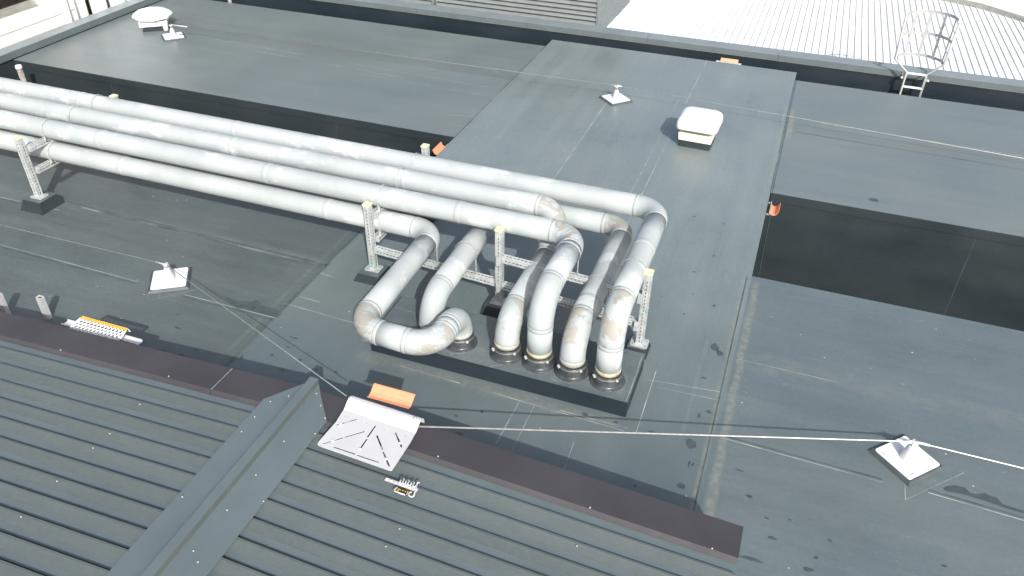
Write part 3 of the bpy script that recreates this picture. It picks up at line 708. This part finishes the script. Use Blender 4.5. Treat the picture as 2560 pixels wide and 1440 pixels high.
# screws
sm = MB(); sm.lathe((0, 0, 0), [(.010, 0), (.009, .003), (.0055, .005), (.0045, .009), (.001, .010)], 'gutter', 10)
first = None
scr = []
for px, py in ((422, 941), (152, 875), (1095, 1141), (1475, 1269), (1780, 1371), (350, 1011), (275, 1084), (233, 1120), (143, 1203), (53, 1292), (637, 1042), (604, 1079), (456, 1242), (656, 1090), (585, 1169), (507, 1261), (430, 1355),
               (710, 1103), (640, 1187), (568, 1275), (484, 1377), (788, 1084), (659, 1253), (722, 990), (676, 1004), (802, 1014), (813, 1045), (791, 984), (999, 1322), (965, 1366), (1442, 1365), (495, 1405)):
    z = RZ
    for _ in range(12):
        g = G(px, py, z)
        if g.y > YE-.36 and abs(g.x-RX) > .37: z = zs(g.x)+RH+.006
        elif abs(g.x-RX) < .37: z = ZC+.006-abs(g.x-RX)*SL
        else: z = zs(g.x)+RH
    if first is None: first = sm.build('screw', mr_); o = first
    else: o = first.copy(); COL.objects.link(o); o.parent = mr_
    o.matrix_parent_inverse = Matrix.Identity(4); o.location = Vector((g.x, g.y, z))-mr_.location

# ---------------------------------------------------------------- slotted anchor plate on the ridge
ZP = .835
def curve_plate(name, outer, holes, z, th, mat, parent):
    cu = bpy.data.curves.new(name, 'CURVE'); cu.dimensions = '2D'; cu.fill_mode = 'BOTH'; cu.extrude = th/2
    for loop in [outer]+holes:
        sp = cu.splines.new('POLY'); sp.points.add(len(loop)-1)
        for p, q in zip(sp.points, loop): p.co = (q[0], q[1], 0, 1)
        sp.use_cyclic_u = True
    o = bpy.data.objects.new(name+'_tmp', cu); COL.objects.link(o)
    dg = bpy.context.evaluated_depsgraph_get(); me = bpy.data.meshes.new_from_object(o.evaluated_get(dg)); bpy.data.objects.remove(o)
    me.materials.clear(); me.materials.append(M[mat])
    for v in me.vertices: v.co.z += z
    ob = bpy.data.objects.new(name, me); COL.objects.link(ob); ob.parent = parent; ob.matrix_parent_inverse = Matrix.Translation(parent.location).inverted()
    return ob
pl = thing('slotted_anchor_plate', 'pale slotted metal anchor plate bolted on the roof ridge with an orange tab behind', 'anchor plate', (-2.98, 4.4, ZP))
def zpx(x, y):  # zoom pixel to world on the plate
    g = G(700+x/2.88, 940+y/2.88, ZP); return (g.x, g.y)
def slot(a, b_, w_=.0075):
    a, b_ = Vector((*zpx(*a), 0)), Vector((*zpx(*b_), 0)); d = (b_-a).normalized(); n_ = Vector((-d.y, d.x, 0)); o = []
    for c, s in ((b_, 1), (a, -1)):
        for k in range(5):
            t_ = R_(-90+45*k); o.append(tuple((c+(d*s*math.cos(t_)+n_*s*math.sin(t_))*w_)[:2]))
    return o
outer = [zpx(*p) for p in ((458, 243), (976, 414), (940, 478), (812, 672), (806, 680), (796, 683), (784, 680), (292, 508), (274, 500), (271, 488), (284, 468), (404, 330))]
holes = [slot(*s) for s in (((410, 353), (548, 313)), ((314, 487), (448, 447)), ((472, 440), (606, 400)), ((632, 438), (686, 362)), ((624, 457), (580, 522)),
         ((698, 430), (738, 530)), ((743, 547), (786, 650)), ((831, 410), (875, 511)), ((390, 513), (538, 563)), ((557, 571), (708, 622)))]
holes += [[(zpx(x, y)[0]+.006*math.cos(k*1.047), zpx(x, y)[1]+.006*math.sin(k*1.047)) for k in range(6)] for x, y in ((472, 290), (622, 340), (753, 383), (906, 435))]
curve_plate('plate', outer, holes, ZP, .006, 'aluplate', pl)
# folded lip
a = Vector((*zpx(458, 243), ZP)); c = Vector((*zpx(976, 414), ZP)); b = MB()
secs = []
for dy, dz in ((0, -.003), (0, .003), (.035, .022), (.075, .052), (.105, .066), (.135, .064), (.160, .045), (.170, .018), (.172, -.02), (.166, -.02), (.164, .014), (.152, .038), (.130, .057), (.105, .059), (.078, .045), (.038, .015)):
    secs.append((dy, dz))
wv = (c-a).normalized(); nv = Vector((-wv.y, wv.x, 0))
rings = []
for s in (0, 1):
    e0 = (a if s == 0 else c)
    ins = [0 if dy < .02 else min(.03, dy*.4) for dy, dz in secs]
    rings.append([e0+nv*dy*1.0+Vector((0, 0, dz)) for (dy, dz), i_ in zip(secs, ins)])
b.loft(rings, 'aluplate', True, False); b.build('folded_lip', pl)
for px, py in ((513, 158), (972, 305)):
    g = G(700+px/2.88, 940+py/2.88, ZP+.066); b = MB(); b.lathe((g.x, g.y, ZP+.066), [(.016, 0), (.016, .003), (.010, .004), (.009, .013), (.002, .014)], 'steel', 12); b.build('bolt', pl)
for px, py in ((437, 346), (380, 467), (575, 527), (865, 484), (765, 598)):
    g = G(700+px/2.88, 940+py/2.88, ZP+.004); b = MB(); b.lathe((g.x, g.y, ZP+.004), [(.013, 0), (.013, .003), (.008, .004), (.007, .012), (.002, .013)], 'white', 12); b.build('bolt', pl)
# orange tab
o0 = GY(920, 1000, a.y+.19); b = MB()
A, Bq = GY(636, 0, 1), None
x0, x1 = -3.17, -2.73
prf = [(4.79, ZP+.035), (4.83, ZP+.02), (4.87, ZP+.035), (4.93, ZP+.075), (4.945, ZP+.078), (4.945, ZP+.074), (4.93, ZP+.069), (4.87, ZP+.029), (4.83, ZP+.014), (4.79, ZP+.029)]
b.loft([[(x0, y, z) for y, z in prf], [(x1, y, z) for y, z in prf]], 'orange', True, False); b.build('orange_tab', pl)
# legs: brackets standing on the ribs
for x in (-3.2, -2.75):
    b = MB(); b.box((x-.02, 4.2, zs(x)+RH+.001), (x+.02, 4.75, ZP-.006), 'gutter'); b.build('foot_rail', pl)

# energy absorber bracket lying on the ribs
ea = thing('shock_absorber_bracket', 'small silver wavy bracket with a black and yellow tag on the metal roof', 'bracket', (-2.46, 4.06, .74))
def rp(x, y, z=.728): g = G(700+x/2.88, 940+y/2.88, z); return Vector((g.x, g.y, z))
b = MB(); p, q = rp(758, 742), rp(990, 826); d = (q-p).normalized(); n_ = Vector((-d.y, d.x, 0))
b.loft([[p+n_*.017+Vector((0, 0, .006)), p-n_*.017+Vector((0, 0, .006)), p-n_*.017, p+n_*.017], [q+n_*.017+Vector((0, 0, .006)), q-n_*.017+Vector((0, 0, .006)), q-n_*.017, q+n_*.017]], 'alu', True, False); b.build('bar', ea)
for k in range(7):
    c = p.lerp(q, .04+k*.145); b = MB(); b.lathe((c.x, c.y, c.z+.006), [(.010, 0), (.010, .004), (.002, .006)], 'white', 10); b.build('rivet', ea)
b = MB(); pts = [(862, 775), (872, 735), (888, 732), (893, 745), (882, 768), (890, 782), (902, 776), (912, 745), (926, 744), (930, 756), (918, 778), (926, 792), (940, 786), (950, 757), (964, 756), (966, 770), (956, 790), (966, 800), (980, 792), (990, 768), (1005, 768)]
b.tube([rp(x, y, .742) for x, y in pts], .0075, 'alu', 6); b.build('wavy_strip', ea)
b = MB(); b.tube([rp(x, y, .740) for x, y in ((985, 790), (980, 812), (960, 868), (945, 870), (928, 862), (926, 848), (935, 838), (950, 838))], .0075, 'alu', 6)
b.tube([rp(x, y, .740) for x, y in ((845, 800), (828, 815), (824, 828), (850, 838), (900, 856))], .0075, 'alu', 6); b.build('wavy_strip', ea)
b = MB(); b.face([rp(850, 805, .750), rp(924, 828, .750), rp(914, 856, .750), rp(842, 830, .750)], 'mesh_dark')
for k in range(3):
    x = 862+k*18; y = 815+k*6; b.face([rp(x, y, .7508), rp(x+11, y+4, .7508), rp(x+9, y+9, .7508), rp(x-2, y+5, .7508)], 'amber')
b.face([rp(852, 808, .7506), rp(860, 810, .7506), rp(852, 832, .7506), rp(844, 829, .7506)], 'amber')
b.face([rp(918, 828, .7506), rp(924, 830, .7506), rp(915, 855, .7506), rp(909, 853, .7506)], 'amber')
b.build('tag', ea)

# ---------------------------------------------------------------- lifeline cables
def cable(pts, lab, r=.008, sleeve=(), mm='steel'):
    c = Vector(pts[0]); b = MB(); b.tube([Vector(p) for p in pts], r, mm, 8); t = thing('lifeline_cable', lab, 'cable', c, 'steel lifeline cables'); b.build('wire', t)
    for p, q in sleeve: b = MB(); b.tube([p, q], r*1.7, 'alu', 10); b.build('sleeve', t)
hL, hR, hC, hF = HEAD['L'], HEAD['R'], HEAD['C'], HEAD['F']
pe = G(866, 990, ZP+.05)
pL0 = G(0, 562, .2); d = (pL0-hL); pL1 = hL+d*3.0
cable([pL1, pL0, hL+(pL0-hL).normalized()*.2, hL, hL+(pe-hL).normalized()*.1, pe], 'dull steel cable from the left edge over the left anchor to the slotted plate', .0055, [(hL+(pL0-hL).normalized()*.16, hL+(pe-hL).normalized()*.06)], 'dullsteel')
p0 = G(1040, 1066, ZP-.0); p2 = G(2560, 1171, .2); p3 = hR+(p2-hR)*3
cable([p0, hR, p2, p3], 'bright steel cable from the slotted plate across to the right anchor and out of frame', .0085, [(hR-(hR-p0).normalized()*.08, hR), (hR, hR+(p2-hR).normalized()*.15)])
p2 = G(2560, 396, .15); p3 = hC+(p2-hC)*2
cable([hC, p2, p3], 'thin steel cable crossing the far roof over the centre background anchor', .006, [(hC-(hC-hF).normalized()*.10, hC+(p2-hC).normalized()*.1), (hF, hF+(hC-hF).normalized()*.45)])
b = MB(); b.tube([hF, hC], .0045, 'dullsteel', 8); b.build('wire', [o for o in bpy.data.objects if o.name.startswith('lifeline_cable')][-1])

# ---------------------------------------------------------------- roof vents
t = thing('roof_vent', 'white square mushroom vent with cream base on the black roof band', 'roof vent', (-1.38, 13.45, 0), 'white roof vents')
mt = Matrix.Translation((-1.37, 13.46, 0)) @ Matrix.Rotation(R_(-2), 4, 'Z')
def rsq(h, r, z, m, k=5, hy=None):
    o = []; hy = hy or h
    for (sx, sy, a) in ((1, -1, -90), (1, 1, 0), (-1, 1, 90), (-1, -1, 180)):
        for i in range(k): q = R_(a+90*i/(k-1)); o.append(m @ Vector((sx*(h-r)+r*math.cos(q), sy*(hy-r)+r*math.sin(q), z)))
    return o
b = MB(); b.loft([rsq(.275, .01, .002, mt), rsq(.27, .01, .02, mt), rsq(.27, .01, .13, mt)], 'wall', True, False); b.build('curb', t)
b = MB(); b.loft([rsq(.285, .012, .13, mt), rsq(.300, .012, .255, mt), rsq(.27, .012, .265, mt)], 'cream', True, False); b.build('base', t)
b = MB(); b.loft([rsq(.235, .03, .265, mt), rsq(.235, .03, .40, mt)], 'mesh_dark', True, False)
for i in range(3): b.loft([rsq(.25, .03, .275+i*.025, mt), rsq(.262, .03, .282+i*.025, mt)], 'cream', True, False)
b.build('grille', t)
b = MB(); b.loft([rsq(.32, .09, .345, mt, 7), rsq(.345, .10, .335, mt, 7), rsq(.36, .11, .365, mt, 7), rsq(.355, .11, .44, mt, 7), rsq(.34, .12, .495, mt, 7), rsq(.30, .12, .53, mt, 7), rsq(.2, .1, .547, mt, 7), rsq(.08, .05, .553, mt, 7)], 'white', True, True); b.build('cap', t)

t = thing('roof_vent', 'white octagonal mushroom vent in the far left corner of the roof', 'roof vent', (-14.45, 14.9, 0), 'white roof vents')
cx, cy = -14.43, 14.92; mt = Matrix.Translation((cx, cy, 0)) @ Matrix.Rotation(R_(38), 4, 'Z')
b = MB(); b.loft([rsq(.27, .01, .002, mt), rsq(.23, .01, .03, mt), rsq(.23, .01, .11, mt)], 'wall', True, False); b.build('curb', t)
b = MB(); b.loft([rsq(.29, .01, .11, mt), rsq(.31, .01, .12, mt), rsq(.31, .01, .22, mt), rsq(.28, .01, .222, mt)], 'white', True, False); b.build('base', t)
b = MB(); b.loft([rsq(.22, .04, .222, mt), rsq(.22, .04, .30, mt)], 'mesh_dark', True, False); b.build('grille', t)
b = MB(); b.lathe((cx, cy, 0), [(.40, .285), (.445, .275), (.45, .31), (.40, .37), (.27, .415), (.10, .43)], 'white', 8, False); b.build('cap', t)
b = MB(); b.tube(fillet([(cx+.28, cy-.03, .17), (cx+.42, cy-.12, .17), (cx+.42, cy-.12, .02)], .06, 6), .055, 'white', 14); b.build('side_outlet', t)

# ---------------------------------------------------------------- expanded-metal step behind the flashing
t = thing('expanded_metal_step', 'white expanded-metal step with amber top edge behind the left flashing', 'roof step', (-6.85, 5.1, 0))
def gp(x, y, z): return G(x/6.4, 700+y/6.4, z)
ztop, zbot = .55, .50
A0, A1 = gp(1320, 575, ztop), gp(2050, 775, ztop); B0, B1 = gp(1120, 770, zbot), gp(1900, 965, zbot)
b = MB(); up_ = Vector((0, 0, 1)); ex = (A1-A0).normalized()
dn = Vector((0, -.035, 0))
b.loft([[A0, A0+dn, A0+dn-up_*.012, A0-up_*.012], [A1, A1+dn, A1+dn-up_*.012, A1-up_*.012]], 'amber', True, False)
b.loft([[A0+Vector((0, .002, 0)), A0+Vector((0, .02, -.06)), A0+Vector((0, .012, -.06))], [A1+Vector((0, .002, 0)), A1+Vector((0, .02, -.06)), A1+Vector((0, .012, -.06))]], 'white', True, False)
b.build('top_edge', t)
b = MB(); N = 13; A0b, A1b = A0+dn-up_*.006, A1+dn-up_*.006
for i in range(N):
    for j in range(2):
        u0, u1 = i/N, (i+1)/N; v0, v1 = j/2, (j+1)/2
        P = lambda u, v: (A0b.lerp(A1b, u)).lerp(B0.lerp(B1, u), v)
        c = P((u0+u1)/2, (v0+v1)/2)
        for q0, q1 in ((P(u0, v0), c), (P(u1, v0), c), (P(u0, v1), c), (P(u1, v1), c)):
            b.tube([q0, q1], .0065, 'white', 5)
b.tube([B0, B1], .008, 'white', 5); b.tube([A0b, B0], .012, 'white', 5); b.tube([A1b, B1], .012, 'white', 5); b.build('mesh_panel', t)
C0, C1 = gp(1040, 690, .46), gp(2240, 1020, .46); b = MB(); d = (C1-C0).normalized(); n_ = Vector((-d.y, d.x, 0))
prf = [(-.045, .03), (-.045, 0), (.045, 0), (.045, .03), (.041, .03), (.041, .004), (-.041, .004), (-.041, .03)]
b.loft([[C0+n_*a_+up_*z_ for a_, z_ in prf], [C1+n_*a_+up_*z_ for a_, z_ in prf]], 'alu', True, False); b.build('channel', t)
for uu in (.12, .86):
    c = C0.lerp(C1, uu); b = MB(); b.box((c.x-.015, c.y-.015, .005), (c.x+.015, c.y+.015, c.z), 'alu'); b.build('leg', t)
def stub(px, py, pbx, pby, lab, h):
    top = G(px, py, h); b = MB(); x, y = top.x, top.y
    w_, d_ = .040, .028
    b.box((x-w_, y-d_, .004), (x+w_, y-d_+.006, h), 'alu'); b.box((x-w_, y+d_-.006, .004), (x+w_, y+d_, h), 'alu')
    b.box((x-w_, y-d_+.006, .004), (x-w_+.006, y+d_-.006, h), 'alu'); b.box((x+w_-.006, y-d_+.006, .004), (x+w_, y+d_-.006, h), 'alu')
    b.box((x-w_+.006, y-d_+.006, .05), (x+w_-.006, y+d_-.006, h-.02), 'mesh_dark')
    tag(b.build('aluminium_stub'), lab, 'post', 'open-topped aluminium stubs')
stub(99, 742, 115, 805, 'short open aluminium tube standing left of the mesh step', .33); stub(-5, 735, 5, 780, 'aluminium tube cut by the left edge of the photo', .33)

# ---------------------------------------------------------------- orange edge brackets in the recesses
def ebr(c, lab, rot, L=.34):
    t = thing('edge_bracket', lab, 'edge bracket', c, 'orange edge brackets'); mt = Matrix.Translation(c) @ Matrix.Rotation(R_(rot), 4, 'Z')
    prf = [(0, .02), (.01, -.02), (.05, -.035), (.09, -.02), (.125, .045), (.13, .043), (.096, -.026), (.052, -.041), (.006, -.026), (-.005, .018)]
    b = MB(); b.loft([[mt @ Vector((s*L/2, y, z)) for y, z in prf] for s in (-1, 1)], 'orange', True, False); b.build('trough', t)
    b = MB(); b.box((-L*.72, -.012, -.01), (L*.72, -.004, .016), 'alu', mt)
    for s in (-1, 1): b.box((s*L*.64-.015, -.05, -.012), (s*L*.64+.015, -.012, -.004), 'alu', mt)
    b.build('mounting_angle', t)
ebr((-5.53, 11.72, -.10), 'orange bracket under the roof band edge by the rear post', 90, .36)
ebr((.11, 11.72, -.10), 'orange bracket on the dark corner of the right-hand recess', -90, .30)
ebr((-1.40, 17.82, -.02), 'orange bracket peeking over the far end of the roof band', 0, .38)

# weathered pipe in the left recess
pt = G(44, 166, .0); b = MB(); x, y = -14.95, 11.55
top = GY(45, 163, y)
t = thing('standpipe', 'weathered vent pipe with white cap rising from the left recess', 'pipe', (top.x, y, DEEP))
b.tube([(top.x, y, DEEP), (top.x, y, top.z-.08)], .055, 'rust', 14); b.build('pipe', t)
b = MB(); b.lathe((top.x, y, top.z-.08), [(.066, 0), (.068, .05), (.055, .08), (.02, .085)], 'white', 14); b.build('cap', t)
tp = GY(573, -4, 17.5); b = MB(); b.tube([(tp.x, 17.5, DEEP), (tp.x, 17.5, tp.z+.1)], .045, 'rust', 12); tag(b.build('standpipe'), 'thin brown pipe in the far gutter at the top edge of the photo', 'pipe')

# ---------------------------------------------------------------- caged ladder over the far parapet
t = thing('cage_ladder', 'grey aluminium ladder with safety cage over the far parapet', 'ladder', (2.37, 17.97, -2.4))
YL = 17.95; xa, xb = 2.185, 2.575
def bar(pts, r=.024, m='cage', nm='stringer', seg=8):
    b = MB(); b.tube(pts, r, m, seg); b.build(nm, t)
TOPZ = 1.36
bar([(xa, YL, DEEP), (xa, YL, .24), (1.90, YL+.02, .47), (1.87, YL+.03, TOPZ)]); bar([(xb, YL, DEEP), (xb, YL, .24), (2.83, YL+.02, .47), (2.86, YL+.03, TOPZ-.05)])
z = .22
while z > DEEP:
    b = MB(); b.box((xa, YL-.018, z-.016), (xb, YL+.018, z+.016), 'white'); b.build('rung', t); z -= .29
# hand loops and cage
hoops = [(.47, .02), (.92, .02), (TOPZ, .03)]
xc, rx, ry = 2.365, .47, .45
for z, _ in hoops:
    b = MB(); pts = [(xc+rx*math.cos(R_(a_)), YL+.04+ry*math.sin(R_(a_)), z) for a_ in range(0, 181, 10)]
    rings = [[(p[0]*1, p[1], z-.026), (p[0], p[1], z+.026), (xc+(p[0]-xc)*.985, YL+.04+(p[1]-YL-.04)*.985, z+.026), (xc+(p[0]-xc)*.985, YL+.04+(p[1]-YL-.04)*.985, z-.026)] for p in pts]
    b.loft(rings, 'cage', True, False); b.build('hoop', t)
for a_ in (18, 54, 90, 126, 162):
    x, y = xc+rx*.98*math.cos(R_(a_)), YL+.04+ry*.98*math.sin(R_(a_)); b = MB()
    b.box((-.026, -.003, .43), (.026, .003, TOPZ+.02), 'cage', Matrix.Translation((x, y, 0)) @ Matrix.Rotation(R_(a_-90), 4, 'Z')); b.build('cage_bar', t)
for x in (xa, xb):
    s = -1 if x == xa else 1
    b = MB(); b.box((x+s*.03, YL, .09), (x+s*.045, YW-.03, .12), 'alu'); b.lathe((x+s*.06, YL+.01, .08), [(.02, 0), (.025, .03), (.01, .05)], 'alu', 8); b.build('wall_bracket', t)

# ---------------------------------------------------------------- louvred plant screen beyond the parapet
t = thing('louvred_plant_screen', 'grey louvred plant enclosure beyond the far parapet at the top', 'louvre screen', (-8, 19.3, -2))
YQ = 19.25; xq = -4.76; ZB, ZT = -2.6, 2.4
def louvre_panel(p0, p1, nrm):
    b = MB(); p0, p1, nrm = Vector(p0), Vector(p1), Vector(nrm); z = ZB
    b.face([p0-nrm*.07+Vector((0, 0, ZB)), p1-nrm*.07+Vector((0, 0, ZB)), p1-nrm*.07+Vector((0, 0, ZT)), p0-nrm*.07+Vector((0, 0, ZT))], 'louvredark')
    while z < ZT:
        prf = [(0, -.0), (.012, -.018), (.012, -.028), (-.002, -.008), (-.055, .052), (-.05, .058)]
        b.loft([[p+nrm*a_+Vector((0, 0, z+c_)) for a_, c_ in prf] for p in (p0, p1)], 'louvre', True, False); z += .112
    return b.build('louvre_panel', t)
louvre_panel((-9.10, YQ, 0), (xq-.06, YQ, 0), (0, -1, 0)); louvre_panel((-17., YQ, 0), (-9.24, YQ, 0), (0, -1, 0)); louvre_panel((xq-.01, YQ+.06, 0), (xq-.01, YQ+3.5, 0), (1, 0, 0))
for x0, x1, y0, y1 in ((-9.24, -9.16, YQ-.03, YQ+.06), (-9.13, -9.10, YQ-.02, YQ+.06), (xq-.06, xq+.0, YQ-.02, YQ+.055)):
    b = MB(); b.box((x0, y0, ZB), (x1, y1, ZT), 'louvre'); b.build('corner_post', t)
b = MB(); b.box((-17, YQ-.05, ZT), (xq+.05, YQ+3.55, ZT+.08), 'louvre'); b.build('roof', t)

# ---------------------------------------------------------------- white ribbed roof beyond, with curved gutter
t = thing('white_ribbed_roof', 'sunlit white ribbed roof beyond the far parapet', 'roof', (0, 25, -2))
def zw(y): return -.36-.03*(y-20)
b = MB(); edge = [G(px, py, -.62) for px, py in ((2030, -60), (2150, -36), (2250, -18), (2340, 2), (2450, 28), (2560, 66), (2700, 126), (2850, 205))]
ex_ = [(-30, edge[0].y+3.)]+[(edge[0].x-3, edge[0].y+.9)]+[(p.x, p.y) for p in edge]
def yedge(x):
    for (a0, b0), (a1, b1) in zip(ex_[:-1], ex_[1:]):
        if a0 <= x <= a1: return b0+(b1-b0)*(x-a0)/(a1-a0)
    return 19.5
x = -30; P = .163
while x < ex_[-1][0]-.1:
    y1 = yedge(x+P/2); y1b = yedge(min(x+P, ex_[-1][0]))
    y0 = YW+.5
    if y1 > y0+.2:
        pr = [(0, 0), (P*.78, 0), (P*.82, .024), (P*.92, .024), (P*.96, 0), (P, 0)]
        for (u0, h0), (u1, h1) in zip(pr[:-1], pr[1:]):
            ya, yb = yedge(x+u0), yedge(min(x+u1, ex_[-1][0]))
            b.face([(x+u0, y0, zw(y0)+h0), (x+u1, y0, zw(y0)+h1), (x+u1, yb, zw(yb)+h1), (x+u0, ya, zw(ya)+h0)], 'whiteroof')
    x += P
b.build('ribbed_sheet', t)
b = MB(); pts = [(p[0], p[1]+.12, zw(p[1])+.02) for p in ex_]; b.tube(pts, .10, 'gutter', 10); b.tube([(p[0], p[1]-.02, p[2]+.05) for p in pts], .03, 'whiteroof', 6); b.build('gutter', t)

# ---------------------------------------------------------------- cream building on the left
t = thing('cream_building', 'cream rendered building with dark window and white pipes left of the roof', 'building', (-17, 12, -8.9))
XC = -16.45
b = MB(); b.box((-22, -6, -8.9), (XC, 14.65, .60), 'cream_wall'); b.box((XC-.001, -6, .30), (XC+.02, 14.60, .34), 'cream_wall')
b.box((-22, -6, 1.9), (XC-.02, 14.65, 4), 'cream_wall'); b.box((-22, 14.66, -8.9), (-17.0, 22, 4), 'olive'); b.box((-22, 13.8, .601), (XC-.02, 14.65, 1.899), 'cream_wall'); b.build('wall', t)
b = MB(); b.box((-17., -6, .602), (-16.75, 13.78, 1.898), 'window'); b.build('window', t)
b = MB(); b.box((-16.748, 12.1, .602), (-16.62, 12.25, 1.898), 'winframe'); b.box((-16.748, 12.26, .604), (-16.62, 13.76, .70), 'winframe'); b.box((-16.62, -6, .603), (XC-.03, 13.7, .64), 'gutter'); b.build('window_frame', t)
for x, y, r, lab in ((XC+.05, 14.35, .045, 0), (-16.6, 14.52, .035, 0), (-16.75, 14.98, .20, 0), (-16.75, 15.62, .20, 0), (-16.75, 16.22, .21, 0), (-16.72, 16.72, .2, 0), (-16.75, 17.25, .2, 0)):
    b = MB(); b.tube([(x, y, -8.9), (x, y, 3.9)], r, 'white', 20); b.build('downpipe', t)
